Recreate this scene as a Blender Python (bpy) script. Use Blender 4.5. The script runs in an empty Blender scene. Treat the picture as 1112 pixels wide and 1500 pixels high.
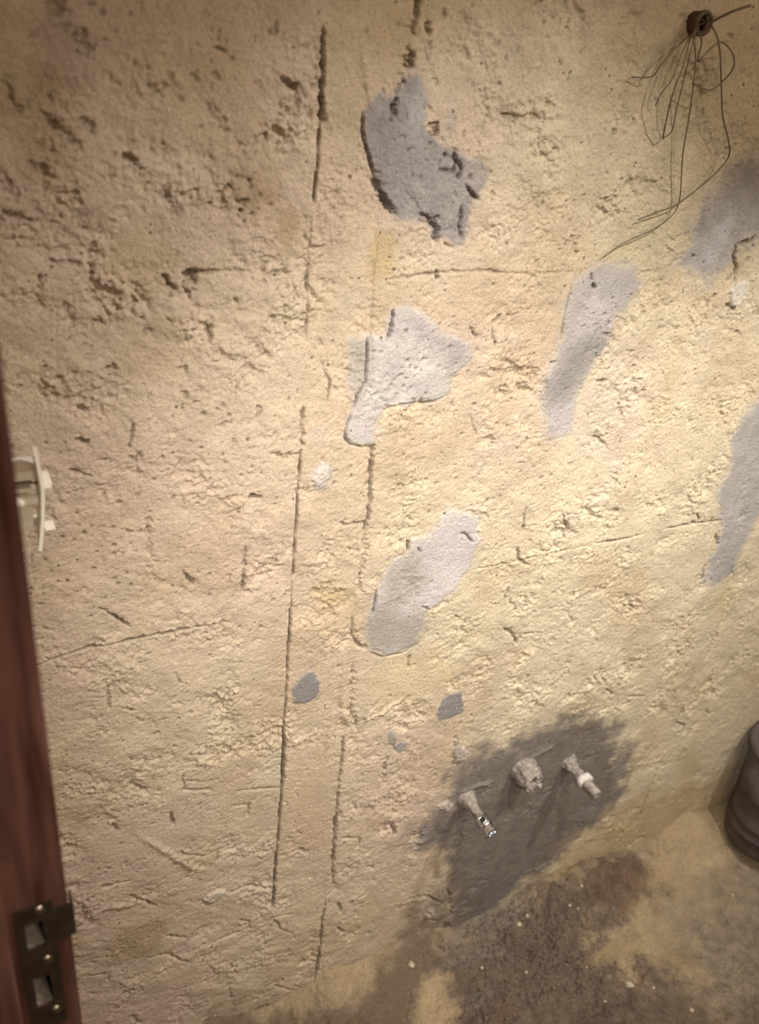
import bpy, bmesh, math, random
import numpy as np
from mathutils import Vector, Matrix

random.seed(4)
rng = np.random.RandomState(7)
scn = bpy.context.scene
col = scn.collection

# ------------------------------------------------------------------ camera
D, H = 0.80, 1.52                      # camera distance from the plastered wall, camera height
F = 1274.7                             # focal length in pixels of the 1112 x 1500 frame
CX, CY = 556.0, 750.0
VX = np.array([3131 - CX, 315 - CY, F])            # where the wall's level lines meet
VD = np.array([300 - CX, 2970 - CY, F])            # where its upright lines meet
AX = VX / np.linalg.norm(VX)
AZ = -VD / np.linalg.norm(VD)
AX = AX - AZ * (AX @ AZ); AX /= np.linalg.norm(AX)
AY = np.cross(AZ, AX)
M = np.stack([AX, AY, AZ], 1)                      # world -> camera (x right, y down, z forward)
cam_d = bpy.data.cameras.new('camera'); cam = bpy.data.objects.new('camera', cam_d); col.objects.link(cam)
R = Matrix((( M[0, 0], -M[1, 0], -M[2, 0]), (M[0, 1], -M[1, 1], -M[2, 1]), (M[0, 2], -M[1, 2], -M[2, 2])))
cam.matrix_world = Matrix.Translation((0, -D, H)) @ R.to_4x4()
cam_d.sensor_fit = 'VERTICAL'; cam_d.sensor_height = 24.0; cam_d.lens = 24.0 * F / 1500.0
cam_d.clip_start = 0.01
cam_d.dof.use_dof = True; cam_d.dof.focus_distance = 1.06; cam_d.dof.aperture_fstop = 3.0
scn.camera = cam

# ------------------------------------------------------------------ light and exposure
scn.view_settings.view_transform = 'Standard'; scn.view_settings.look = 'None'
scn.view_settings.gamma = 1.0; scn.view_settings.use_curve_mapping = False
scn.view_settings.exposure = 0.26
world = bpy.data.worlds.new('world'); scn.world = world; world.use_nodes = True
world.node_tree.nodes['Background'].inputs[0].default_value = (1.0, 0.86, 0.68, 1)
world.node_tree.nodes['Background'].inputs[1].default_value = 0.05

def spot(name, loc, target, power, size, blend, radius, colr):
    l = bpy.data.lights.new(name, 'SPOT'); l.energy = power; l.spot_size = math.radians(size); l.spot_blend = blend
    l.shadow_soft_size = radius; l.color = colr
    o = bpy.data.objects.new(name, l); col.objects.link(o); o.location = loc
    o.rotation_euler = (Vector(target) - Vector(loc)).to_track_quat('-Z', 'Y').to_euler()
    return o

# twin work lamps hanging above and in front of the wall (two shadows under every pipe)
spot('work_lamp', (1.18, -0.64, 1.80), (1.00, 0.0, 0.46), 50.0, 66, 1.0, 0.012, (1.0, 0.99, 0.97))
spot('work_lamp', (0.68, -0.64, 1.86), (0.42, 0.0, 0.55), 37.0, 84, 1.0, 0.012, (1.0, 0.99, 0.97))
# the phone's own torch beside the lens
spot('phone_torch', (0.03, -0.82, 1.55), (0.68, 0.0, 0.72), 46.0, 64, 1.0, 0.008, (1.0, 0.965, 0.90))
# weak fill lights added behind the camera, not fixtures of the room
for nm, loc, e in (('fill_rear', (0.28, -1.95, 1.95), 24), ('fill_high', (1.6, -1.7, 2.3), 20)):
    l = bpy.data.lights.new(nm, 'POINT'); l.energy = e; l.shadow_soft_size = 0.12; l.color = (1, 0.90, 0.76)
    o = bpy.data.objects.new(nm, l); o.location = loc; col.objects.link(o)

# ------------------------------------------------------------------ helpers
def ray(px, py):
    v = np.array([px - CX, py - CY, F]); r = v @ M
    return r
def at(px, py, y=0.0):                 # point seen at that pixel, lying in the upright plane y
    r = ray(px, py); t = (y + D) / r[1]
    return Vector((r[0] * t, y, H + r[2] * t))
def atx(px, py, x):
    r = ray(px, py); t = x / r[0]
    return Vector((x, -D + r[1] * t, H + r[2] * t))
def atz(px, py, z=0.0):                # point lying at height z
    r = ray(px, py); t = (z - H) / r[2]
    return Vector((r[0] * t, -D + r[1] * t, z))

def tag(o, label=None, cat=None, group=None, kind=None):
    if label: o['label'] = label
    if cat: o['category'] = cat
    if group: o['group'] = group
    if kind: o['kind'] = kind
    return o
def empty(name, loc):
    o = bpy.data.objects.new(name, None); o.empty_display_size = 0.02; o.location = loc; col.objects.link(o); return o
def link(name, me, mat, parent=None):
    o = bpy.data.objects.new(name, me)
    if mat: me.materials.append(mat)
    col.objects.link(o)
    if parent is not None:
        o.parent = parent
        if parent.type == 'EMPTY': o.matrix_parent_inverse = Matrix.Translation(-parent.location)
    return o
def obj(name, bm, mat, parent=None, smooth=False):
    me = bpy.data.meshes.new(name)
    bmesh.ops.recalc_face_normals(bm, faces=bm.faces)
    bm.to_mesh(me); bm.free()
    if smooth:
        for p in me.polygons: p.use_smooth = True
    return link(name, me, mat, parent)
def box(bm, a, b, bev=0.0):
    x0, x1 = sorted((a[0], b[0])); y0, y1 = sorted((a[1], b[1])); z0, z1 = sorted((a[2], b[2]))
    r = bmesh.ops.create_cube(bm, size=1.0, matrix=Matrix.Translation(((x0+x1)/2, (y0+y1)/2, (z0+z1)/2)) @ Matrix.Diagonal((x1-x0, y1-y0, z1-z0, 1)))
    if bev > 0:
        es = list({e for v in r['verts'] for e in v.link_edges})
        bmesh.ops.bevel(bm, geom=es, offset=bev, segments=2, profile=0.7, affect='EDGES')
    return r
def tube(bm, pts, rads, seg=10, cap=True):
    pts = [Vector(p) for p in pts]; rings = []
    if not hasattr(rads, '__len__'): rads = [rads] * len(pts)
    t0 = (pts[1] - pts[0]).normalized()
    n = t0.orthogonal().normalized()
    for i, p in enumerate(pts):
        t = (pts[min(i+1, len(pts)-1)] - pts[max(i-1, 0)]).normalized()
        n = (n - t * n.dot(t)).normalized(); b = t.cross(n)
        rings.append([bm.verts.new(p + (n * math.cos(2*math.pi*k/seg) + b * math.sin(2*math.pi*k/seg)) * rads[i]) for k in range(seg)])
    for a, b in zip(rings, rings[1:]):
        for k in range(seg): bm.faces.new((a[k], a[(k+1) % seg], b[(k+1) % seg], b[k]))
    if cap: bm.faces.new(rings[0][::-1]); bm.faces.new(rings[-1])
def lathe(bm, base, axis, prof, seg=28, wob=0.0, seed=0):   # prof: (distance along axis, radius)
    axis = Vector(axis).normalized(); n = axis.orthogonal().normalized(); b = axis.cross(n); rr = random.Random(seed); rings = []
    for (h, r) in prof:
        if r < 1e-6: rings.append([bm.verts.new(Vector(base) + axis * h)]); continue
        rings.append([bm.verts.new(Vector(base) + axis * (h + rr.uniform(-wob, wob) * .6) + (n * math.cos(2*math.pi*k/seg) + b * math.sin(2*math.pi*k/seg)) * (r + rr.uniform(-wob, wob))) for k in range(seg)])
    for a, c in zip(rings, rings[1:]):
        for k in range(seg):
            k2 = (k+1) % seg
            if len(a) == 1 and len(c) > 1: bm.faces.new((a[0], c[k], c[k2]))
            elif len(c) == 1 and len(a) > 1: bm.faces.new((a[k], c[0], a[k2]))
            elif len(a) > 1: bm.faces.new((a[k], a[k2], c[k2], c[k]))
def spline(pts, n=6):
    pts = [Vector(p) for p in pts]; out = []
    P = [pts[0]*2 - pts[1]] + pts + [pts[-1]*2 - pts[-2]]
    for i in range(1, len(P)-2):
        for k in range(n):
            t = k / n; a, b, c, d = P[i-1:i+3]
            out.append(0.5*((2*b) + (c-a)*t + (2*a-5*b+4*c-d)*t*t + (3*b-a-3*c+d)*t**3))
    return out + [pts[-1]]

# ------------------------------------------------------------------ materials
def nt(name, rough=0.8, metal=0.0, spec=0.5):
    m = bpy.data.materials.new(name); m.use_nodes = True; t = m.node_tree; b = t.nodes['Principled BSDF']
    b.inputs['Roughness'].default_value = rough; b.inputs['Metallic'].default_value = metal
    b.inputs['Specular IOR Level'].default_value = spec
    return m, t, b
def simple(name, c1, c2, scale=60, rough=0.7, metal=0.0, bump=0.2, stretch=(1, 1, 1), dist=0.0006, spec=0.5):
    m, t, b = nt(name, rough, metal, spec)
    tc = t.nodes.new('ShaderNodeTexCoord'); mp = t.nodes.new('ShaderNodeMapping'); mp.inputs['Scale'].default_value = stretch
    n = t.nodes.new('ShaderNodeTexNoise'); n.inputs['Scale'].default_value = scale; n.inputs['Detail'].default_value = 6
    r = t.nodes.new('ShaderNodeValToRGB'); r.color_ramp.elements[0].position = .3; r.color_ramp.elements[1].position = .7
    r.color_ramp.elements[0].color = (*c1, 1); r.color_ramp.elements[1].color = (*c2, 1)
    bp = t.nodes.new('ShaderNodeBump'); bp.inputs['Strength'].default_value = bump; bp.inputs['Distance'].default_value = dist
    L = t.links.new
    L(tc.outputs['Object'], mp.inputs[0]); L(mp.outputs[0], n.inputs['Vector']); L(n.outputs[0], r.inputs[0]); L(r.outputs[0], b.inputs['Base Color'])
    L(n.outputs[0], bp.inputs['Height']); L(bp.outputs[0], b.inputs['Normal'])
    return m
def ground_mat(name, rough, s1, s2, amt, bd, spec=0.25, pock=.38):
    # colour comes from the painted-in 'tint' attribute, grain from noise, fine relief from bump
    m, t, b = nt(name, rough, 0, spec); L = t.links.new
    a = t.nodes.new('ShaderNodeAttribute'); a.attribute_name = 'tint'
    tc = t.nodes.new('ShaderNodeTexCoord')
    n1 = t.nodes.new('ShaderNodeTexNoise'); n1.inputs['Scale'].default_value = s1; n1.inputs['Detail'].default_value = 8; n1.inputs['Roughness'].default_value = .65
    n2 = t.nodes.new('ShaderNodeTexNoise'); n2.inputs['Scale'].default_value = s2; n2.inputs['Detail'].default_value = 3
    n3 = t.nodes.new('ShaderNodeTexNoise'); n3.inputs['Scale'].default_value = 22; n3.inputs['Detail'].default_value = 5
    for n in (n1, n2, n3): L(tc.outputs['Object'], n.inputs['Vector'])
    mr = t.nodes.new('ShaderNodeMapRange'); mr.inputs['From Min'].default_value = .3; mr.inputs['From Max'].default_value = .7
    mr.inputs['To Min'].default_value = 1 - amt; mr.inputs['To Max'].default_value = 1 + amt
    L(n1.outputs[0], mr.inputs['Value'])
    mr3 = t.nodes.new('ShaderNodeMapRange'); mr3.inputs['From Min'].default_value = .35; mr3.inputs['From Max'].default_value = .65
    mr3.inputs['To Min'].default_value = .93; mr3.inputs['To Max'].default_value = 1.07
    L(n3.outputs[0], mr3.inputs['Value'])
    mu = t.nodes.new('ShaderNodeMath'); mu.operation = 'MULTIPLY'; L(mr.outputs[0], mu.inputs[0]); L(mr3.outputs[0], mu.inputs[1])
    mr2 = t.nodes.new('ShaderNodeMapRange'); mr2.inputs['From Min'].default_value = .3; mr2.inputs['From Max'].default_value = .7
    mr2.inputs['To Min'].default_value = 1 - amt*.9; mr2.inputs['To Max'].default_value = 1 + amt*.7; L(n2.outputs[0], mr2.inputs['Value'])
    mu2 = t.nodes.new('ShaderNodeMath'); mu2.operation = 'MULTIPLY'; L(mu.outputs[0], mu2.inputs[0]); L(mr2.outputs[0], mu2.inputs[1]); mu = mu2
    vm = t.nodes.new('ShaderNodeVectorMath'); vm.operation = 'SCALE'; L(a.outputs['Color'], vm.inputs[0]); L(mu.outputs[0], vm.inputs['Scale'])
    vo = t.nodes.new('ShaderNodeTexVoronoi'); vo.inputs['Scale'].default_value = 150; vo.inputs['Randomness'].default_value = 1
    nw = t.nodes.new('ShaderNodeTexNoise'); nw.inputs['Scale'].default_value = 300; nw.inputs['Detail'].default_value = 2
    vs_ = t.nodes.new('ShaderNodeVectorMath'); vs_.operation = 'SCALE'; vs_.inputs['Scale'].default_value = .0028
    va_ = t.nodes.new('ShaderNodeVectorMath'); va_.operation = 'ADD'
    L(tc.outputs['Object'], nw.inputs['Vector']); L(nw.outputs['Color'], vs_.inputs[0]); L(vs_.outputs[0], va_.inputs[0]); L(tc.outputs['Object'], va_.inputs[1]); L(va_.outputs[0], vo.inputs['Vector'])
    sx_ = t.nodes.new('ShaderNodeSeparateColor'); L(vo.outputs['Color'], sx_.inputs[0])
    rad_ = t.nodes.new('ShaderNodeMapRange'); rad_.inputs['From Min'].default_value = .55; rad_.inputs['From Max'].default_value = 1.0; rad_.inputs['To Min'].default_value = 0.0; rad_.inputs['To Max'].default_value = .40
    ms_ = t.nodes.new('ShaderNodeMath'); ms_.operation = 'MULTIPLY'; L(sx_.outputs[0], rad_.inputs['Value'])
    sw_ = t.nodes.new('ShaderNodeMapRange'); sw_.inputs['From Min'].default_value = .42; sw_.inputs['From Max'].default_value = .62; L(n3.outputs[0], sw_.inputs['Value'])
    L(rad_.outputs[0], ms_.inputs[0]); L(sw_.outputs[0], ms_.inputs[1])
    df_ = t.nodes.new('ShaderNodeMath'); df_.operation = 'SUBTRACT'; L(ms_.outputs[0], df_.inputs[0]); L(vo.outputs['Distance'], df_.inputs[1])
    pk = t.nodes.new('ShaderNodeMapRange'); pk.inputs['From Min'].default_value = -.02; pk.inputs['From Max'].default_value = .12; L(df_.outputs[0], pk.inputs['Value'])
    dk = t.nodes.new('ShaderNodeMapRange'); dk.inputs['To Min'].default_value = 1.0; dk.inputs['To Max'].default_value = pock; L(pk.outputs[0], dk.inputs['Value'])
    vm2 = t.nodes.new('ShaderNodeVectorMath'); vm2.operation = 'SCALE'; L(vm.outputs[0], vm2.inputs[0]); L(dk.outputs[0], vm2.inputs['Scale'])
    L(vm2.outputs[0], b.inputs['Base Color'])
    bp = t.nodes.new('ShaderNodeBump'); bp.inputs['Strength'].default_value = .7; bp.inputs['Distance'].default_value = bd
    bp2 = t.nodes.new('ShaderNodeBump'); bp2.inputs['Strength'].default_value = .5; bp2.inputs['Distance'].default_value = bd * .5
    L(n1.outputs[0], bp.inputs['Height']); L(n2.outputs[0], bp2.inputs['Height']); L(bp.outputs[0], bp2.inputs['Normal']); L(bp2.outputs[0], b.inputs['Normal'])
    return m
PLASTER = ground_mat('old_yellow_plaster', .95, 260, 800, .15, .0034)
DIRT = ground_mat('loose_dirt', .95, 200, 700, .22, .004, pock=.7)
ROUGH_WALL = simple('plain_plaster', (.22, .16, .10), (.28, .21, .13), 9, .95, 0, .4, dist=.004)
WHITE = simple('cream_plastic', (.80, .73, .63), (.85, .78, .68), 30, .35, 0, .03)
PALE = simple('pale_mortar', (.52, .46, .41), (.62, .56, .50), 90, .9, 0, .5)
CEMENT = simple('cement_crust', (.15, .125, .10), (.34, .29, .24), 160, .9, 0, .8, dist=.002)
CHROME = simple('worn_chrome', (.55, .57, .60), (.80, .82, .86), 120, .22, 1, .1)
BLACK = simple('dark_hollow', (.012, .01, .008), (.02, .016, .012), 50, .9)
STEEL = simple('stained_steel', (.045, .03, .02), (.10, .07, .045), 60, .45, .6, .2)
SCREW = simple('screw_steel', (.35, .28, .2), (.5, .42, .33), 90, .3, 1, .2)
WIRE = simple('dusty_copper_wire', (.11, .075, .04), (.19, .135, .08), 90, .6, 0, .3)
CONDUIT = simple('dusty_conduit', (.06, .035, .018), (.15, .10, .055), 70, .7, 0, .5)
TUB = simple('dusty_dark_plastic', (.05, .036, .032), (.12, .092, .078), 22, .6, 0, .4, dist=.002)
WOOD = simple('varnished_red_wood', (.045, .014, .008), (.19, .085, .065), 22, .34, 0, .25, stretch=(4.0, 1.0, .35))
PEBBLE = simple('limestone_chip', (.34, .28, .19), (.50, .42, .30), 120, .85, 0, .4)
CLOD = simple('earth_clod', (.085, .058, .038), (.18, .13, .09), 120, .95, 0, .8, dist=.002)

# ------------------------------------------------------------------ noise
_p = rng.permutation(1024); PERM = np.concatenate([_p, _p]).astype(np.int32)
_g = rng.rand(1024) * 2 * np.pi; GX = np.cos(_g).astype(np.float32); GY = np.sin(_g).astype(np.float32)
def perlin(x, y, seed=0):
    x = x + seed * 17.37; y = y + seed * 9.71
    xf = np.floor(x); yf = np.floor(y); fx = (x - xf).astype(np.float32); fy = (y - yf).astype(np.float32)
    xi = xf.astype(np.int32) & 1023; yi = yf.astype(np.int32) & 1023
    def g(ix, iy, dx, dy):
        h = PERM[PERM[ix & 1023] + (iy & 1023)]
        return GX[h] * dx + GY[h] * dy
    u = fx*fx*fx*(fx*(fx*6-15)+10); v = fy*fy*fy*(fy*(fy*6-15)+10)
    a = g(xi, yi, fx, fy); b = g(xi+1, yi, fx-1, fy); c = g(xi, yi+1, fx, fy-1); d = g(xi+1, yi+1, fx-1, fy-1)
    return (a + (b-a)*u) * (1-v) + (c + (d-c)*u) * v
def fbm(x, y, scale, octv=3, seed=0, gain=.5, rot=0.0, ax=1.0, ay=1.0):
    if rot: c, s = math.cos(rot), math.sin(rot); x, y = x*c - y*s, x*s + y*c
    out = 0; amp = 1.0; f = 1.0/scale
    for k in range(octv):
        out = out + amp * perlin(x*f*ax, y*f*ay, seed + k*3 + 1); amp *= gain; f *= 2.03
    return out * 1.5
def sstep(a, b, x):
    t = np.clip((x - a) / (b - a), 0, 1); return t*t*(3-2*t)

class Field:
    """A height field on a separable grid in a plane; marks are placed by the point they have on that plane."""
    def __init__(s, a, b, topix):
        s.a, s.b = a.astype(np.float32), b.astype(np.float32)
        s.A, s.B = np.meshgrid(s.a, s.b)
        s.h = np.zeros_like(s.A); s.c = np.zeros(s.A.shape + (3,), np.float32); s.id = np.zeros(s.A.shape, np.int16)
        s.topix = topix
    def win(s, pts, m):
        pts = np.array(pts); a0, b0 = pts.min(0) - m; a1, b1 = pts.max(0) + m
        return slice(*np.searchsorted(s.b, (b0, b1))), slice(*np.searchsorted(s.a, (a0, a1)))
    def linedist(s, pts, m, jit=0.0, seed=0, js=.012):
        pts = np.array(pts, float); w = s.win(pts, m); A, B = s.A[w], s.B[w]
        if A.size == 0: return w, None, None
        if jit: A = A + jit*fbm(A, B, js, 3, seed+40, .6); B = B + jit*fbm(A, B, js, 3, seed+50, .6)
        best = np.full(A.shape, 9.0); tt = np.zeros(A.shape); n = len(pts)-1
        for i in range(n):
            p, q = pts[i], pts[i+1]; d = q-p; L = d@d + 1e-12
            t = np.clip(((A-p[0])*d[0] + (B-p[1])*d[1])/L, 0, 1)
            r = np.hypot(A-p[0]-t*d[0], B-p[1]-t*d[1]); k = r < best; best = np.where(k, r, best); tt = np.where(k, (i+t)/n, tt)
        return w, best, tt
    def polydist(s, pts, m, jit=0.0, jscale=.02, seed=0):   # positive inside
        pts = np.array(pts, float); w = s.win(pts, m); A, B = s.A[w], s.B[w]
        if A.size == 0: return w, None
        if jit: A = A + jit*fbm(A, B, jscale, 4, seed+60, .6); B = B + jit*fbm(A, B, jscale, 4, seed+70, .6)
        best = np.full(A.shape, 9.0); ins = np.zeros(A.shape, bool)
        for i in range(len(pts)):
            p, q = pts[i], pts[(i+1) % len(pts)]; d = q-p; L = d@d + 1e-12
            t = np.clip(((A-p[0])*d[0] + (B-p[1])*d[1])/L, 0, 1)
            best = np.minimum(best, np.hypot(A-p[0]-t*d[0], B-p[1]-t*d[1]))
            if abs(d[1]) > 1e-12:
                c = (p[1] > B) != (q[1] > B); ins ^= c & (A < (q[0]-p[0])*(B-p[1])/(q[1]-p[1]) + p[0])
        return w, np.where(ins, best, -best)
    def groove(s, pts, width, depth, jit=.0015, dirt=.0, taper=True, side=0.0, seed=0, dcol=(.11, .075, .045)):
        if width > .004: width = .004 + (width-.004)*.62
        depth *= 1.15
        w, d, t = s.linedist([s.topix(*p) for p in pts], width*3+.01, max(jit, width*(.55 if width < .0045 else .85) if width > .0027 else 0), seed, .012 if width < .0027 else max(.007, width*1.3))
        if d is None: return
        if width < .003: dirt = min(.95, dirt*1.2)
        if width > .0045: dirt = dirt*.5; depth *= .8
        var = .65 + .7*np.clip(fbm(s.A[w], s.B[w], .03, 2, seed+5)+.5, 0, 1)
        if taper: var = var * np.clip(np.minimum(t, 1-t)*6+.25, 0, 1)
        k = 1 - sstep(.2 if width < .004 else .0, 1.0, d/(width*(.5+.5*var))); k = k*np.clip(var, 0, 1.3)
        s.h[w] -= depth*k
        if dirt: s.c[w] = s.c[w]*(1-dirt*k[..., None]) + np.array(dcol)*dirt*k[..., None]  # dark colour in grooves is crevice dirt plus painted-in shade
    def ridge(s, pts, width, height, seed=0, jit=.002):
        w, d, t = s.linedist([s.topix(*p) for p in pts], width*3+.01, jit, seed)
        if d is not None: s.h[w] += height*np.exp(-(d/width)**2)*np.clip(np.minimum(t, 1-t)*6+.2, 0, 1)
    def patch(s, pts, colr, h=0.0, soft=.004, jit=.008, jscale=.03, seed=0, pid=0, opac=1.0, smooth=0.0, grain=.0, fid=.0):
        w, d = s.polydist([s.topix(*p) for p in pts], soft*2+.02, jit, jscale, seed)
        if d is None: return
        k = sstep(-soft*1.7, soft*1.5, d + soft*1.1*(.55 if soft < .01 else 1)*fbm(s.A[w], s.B[w], .010 if soft < .01 else .035, 3, seed+33, .55)) * opac
        if smooth:
            s.h[w] = s.h[w]*(1 - smooth*.8*k)
        s.h[w] += h*sstep(-.0015, .0025, d)
        A, B = s.A[w], s.B[w]
        g = 1 + grain*fbm(A, B, .02, 4, seed+9)
        s.c[w] = s.c[w]*(1-k[..., None]) + np.array(colr)*g[..., None]*k[..., None]
        if pid: s.id[w] = np.where(d > fid, pid, s.id[w])
    def blob(s, px, py, rx, ry, colr=None, op=.6, h=0.0, ang=0.0, jit=.35, seed=0, hard=0.0, pid=0):
        # soft-edged spot; rx, ry in metres on the plane
        c0 = np.array(s.topix(px, py)); m = max(rx, ry)*1.6
        w = s.win([c0, c0], m); A, B = s.A[w]-c0[0], s.B[w]-c0[1]
        if A.size == 0: return
        ca, sa = math.cos(ang), math.sin(ang); a, b = (A*ca+B*sa)/rx, (-A*sa+B*ca)/ry
        r = np.hypot(a, b) + jit*fbm(s.A[w], s.B[w], max(rx, ry)*.6, 3, seed+px*.013)
        k = 1 - sstep(hard, 1.0, r)
        if h: s.h[w] += h*k
        if colr is not None: s.c[w] = s.c[w]*(1-op*k[..., None]) + np.array(colr)*op*k[..., None]
        if pid: s.id[w] = np.where(k > .4, pid, s.id[w])
    def mesh(s, name, co, mat, parent, sel=None, names=None):
        ny, nx = s.h.shape; idx = np.arange(ny*nx, dtype=np.int32).reshape(ny, nx)
        q = np.stack([idx[:-1, :-1], idx[:-1, 1:], idx[1:, 1:], idx[1:, :-1]], -1).reshape(-1, 4)
        fid = s.id[:-1, :-1].reshape(-1)
        out = []
        for k in np.unique(fid):
            f = q[fid == k]; u, inv = np.unique(f, return_inverse=True); f = inv.reshape(-1, 4).astype(np.int32)
            me = bpy.data.meshes.new(name if k == 0 else names[k][0])
            me.vertices.add(len(u)); me.vertices.foreach_set('co', co.reshape(-1, 3)[u].astype(np.float32).ravel())
            me.loops.add(f.size); me.loops.foreach_set('vertex_index', f.ravel())
            me.polygons.add(len(f)); me.polygons.foreach_set('loop_start', np.arange(0, f.size, 4, dtype=np.int32))
            me.update(calc_edges=True)
            me.polygons.foreach_set('use_smooth', np.ones(len(f), bool))
            ca = me.color_attributes.new('tint', 'FLOAT_COLOR', 'POINT')
            cc = np.ones((len(u), 4), np.float32); cc[:, :3] = np.clip(s.c.reshape(-1, 3)[u], .004, .9); ca.data.foreach_set('color', cc.ravel())
            o = link(me.name, me, mat, parent if k == 0 else out[0])
            if k and names[k][1]: o['label'] = names[k][1]
            out.append(o)
        return out[0]

# ------------------------------------------------------------------ the plastered wall
def wallpt(px, py):
    p = at(px, py); return (p.x, p.z)
xa = [-.02]
while xa[-1] < 2.0: xa.append(xa[-1] + (.00135 if xa[-1] < .95 else .00135 + (xa[-1]-.95)*.0022))
za = [-.03]
while za[-1] < 1.66: za.append(za[-1] + (.0014 if za[-1] > .75 else .0014 + (.75-za[-1])*.0009))
W = Field(np.array(xa), np.array(za), wallpt)
A, B = W.A, W.B
# pixel positions, only used to say where on the wall broad tonal regions of the plaster lie
def region(px, py, rx, rz): c = wallpt(px, py); return np.exp(-((A-c[0])/rx)**2 - ((B-c[1])/rz)**2)
# colour of the plaster: pinker to the left, greener yellow to the right
pink = np.array([.56, .43, .325]); yel = np.array([.57, .475, .33]); brn = np.array([.40, .29, .175])
k = np.clip(fbm(A, B, .35, 3, 1)*.6 + .5 + (A-.45)*1.1, 0, 1)[..., None]
C = pink*(1-k) + yel*k
k = (sstep(.05, .55, fbm(A, B, .16, 4, 11, .55))*.35)[..., None]; C = C*(1-k) + brn*1.15*k
k = (sstep(.0, .6, fbm(A, B, .10, 4, 12, .55))*.25)[..., None]; C = C*(1-k) + np.array([.64, .52, .36])*k
W.c[:] = C
# relief: big waves, lumps, chipped terraces, grain
calm = np.clip(.75 + .55*fbm(A, B, .13, 3, 21), .25, 1.3)
for (px, py, rx, rz, v) in [(240, 120, .07, .12, -.6), (200, 800, .05, .10, -.45), (620, 1330, .10, .10, -.6), (600, 990, .06, .05, -.6), (470, 1150, .04, .10, -.5), (230, 1210, .06, .04, -.6),
                            (560, 1000, .04, .06, -.3), (520, 150, .03, .2, -.5), (100, 300, .10, .12, .5), (350, 300, .12, .12, .45), (300, 470, .1, .08, .35), (640, 260, .03, .05, .3),
                            (900, 700, .2, .2, -.15), (1000, 1150, .2, .2, -.4), (200, 1090, .12, .06, .35), (250, 380, .03, .03, -.4), (240, 350, .05, .04, -.35), (780, 250, .15, .15, .1)]:
    calm += v*region(px, py, rx, rz)
calm = np.clip(calm, .18, 1.6)
h = .0034*fbm(A, B, .22, 2, 2)
wx = A + .003*fbm(A, B, .02, 3, 31, .6); wz = B + .003*fbm(A, B, .02, 3, 32, .6)
rug = calm*np.clip(.35 + 1.3*fbm(A, B, .07, 3, 33), .12, 1.5)        # scraped rough here, trowelled flat there
h += calm*.0020*fbm(wx, wz, .050, 3, 3, .5, .6, .85, 1.25)
def terr(sc, sd, lo, hi, rot, ax, ay): return sstep(lo, hi, fbm(wx, wz, sc, 5, sd, .6, rot, ax, ay))
h -= rug*.0028*terr(.045, 4, .20, .32, .75, .75, 1.25)
h -= rug*.0020*terr(.030, 5, .28, .42, -.35, .8, 1.2)
h += rug*.0018*terr(.060, 7, .25, .38, .9, .8, 1.3)
h -= rug*.0017*terr(.018, 6, .38, .55, .4, .9, 1.1)
h += np.clip(rug, .25, 1.5)*.0016*fbm(A, B, .011, 4, 8, .72)
h += (.3+.7*np.clip(rug, 0, 1.2))*.0008*fbm(A, B, .0048, 2, 9, .7)
# pits left by popped sand grains, in swarms
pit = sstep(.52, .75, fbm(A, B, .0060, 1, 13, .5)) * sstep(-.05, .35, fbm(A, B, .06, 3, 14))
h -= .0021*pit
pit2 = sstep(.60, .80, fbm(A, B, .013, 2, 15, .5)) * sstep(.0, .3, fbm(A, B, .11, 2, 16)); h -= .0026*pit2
W.h[:] = h
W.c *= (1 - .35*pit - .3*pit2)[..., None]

ST = 0.55
# chased channels refilled with smoother mortar: two upright strips
W.patch([(476, -20), (612, -20), (600, 80), (560, 160), (552, 330), (548, 480), (540, 560), (544, 660), (540, 780), (520, 830), (524, 960), (516, 1060), (496, 1100), (486, 1250), (470, 1370), (450, 1450),
         (400, 1450), (402, 1330), (416, 1110), (430, 830), (444, 600), (450, 400), (462, 300)], (.55, .42, .29), -.0012, .003, .003, .03, 5, opac=.35, smooth=.35)
W.patch([(500, -20), (600, -20), (590, 90), (545, 140), (530, 200), (480, 200), (485, 60)], (.50, .38, .24), 0, .01, .006, .03, 6, opac=.5, smooth=.5)
W.patch([(425, 1130), (480, 1110), (478, 1240), (412, 1240)], (.53, .40, .27), 0, .01, .005, .03, 7, opac=.7, smooth=.6)
W.patch([(546, 335), (578, 340), (572, 405), (545, 410)], (.50, .375, .19), 0, .004, .004, .02, 8, opac=.7, smooth=.4)
W.patch([(155, 400), (180, 340), (245, 345), (250, 420), (205, 432)], (.48, .365, .215), 0, .01, .006, .03, 9, opac=.6, smooth=.55)
W.patch([(555, 965), (640, 955), (670, 985), (640, 1010), (560, 1035), (530, 1010)], (.60, .47, .29), 0, .006, .006, .03, 10, opac=.6, smooth=.6)
W.patch([(150, 1400), (170, 1370), (240, 1345), (245, 1365), (220, 1400), (160, 1415)], (.36, .26, .15), 0, .006, .005, .03, 11, opac=.6, smooth=.5)
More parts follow.
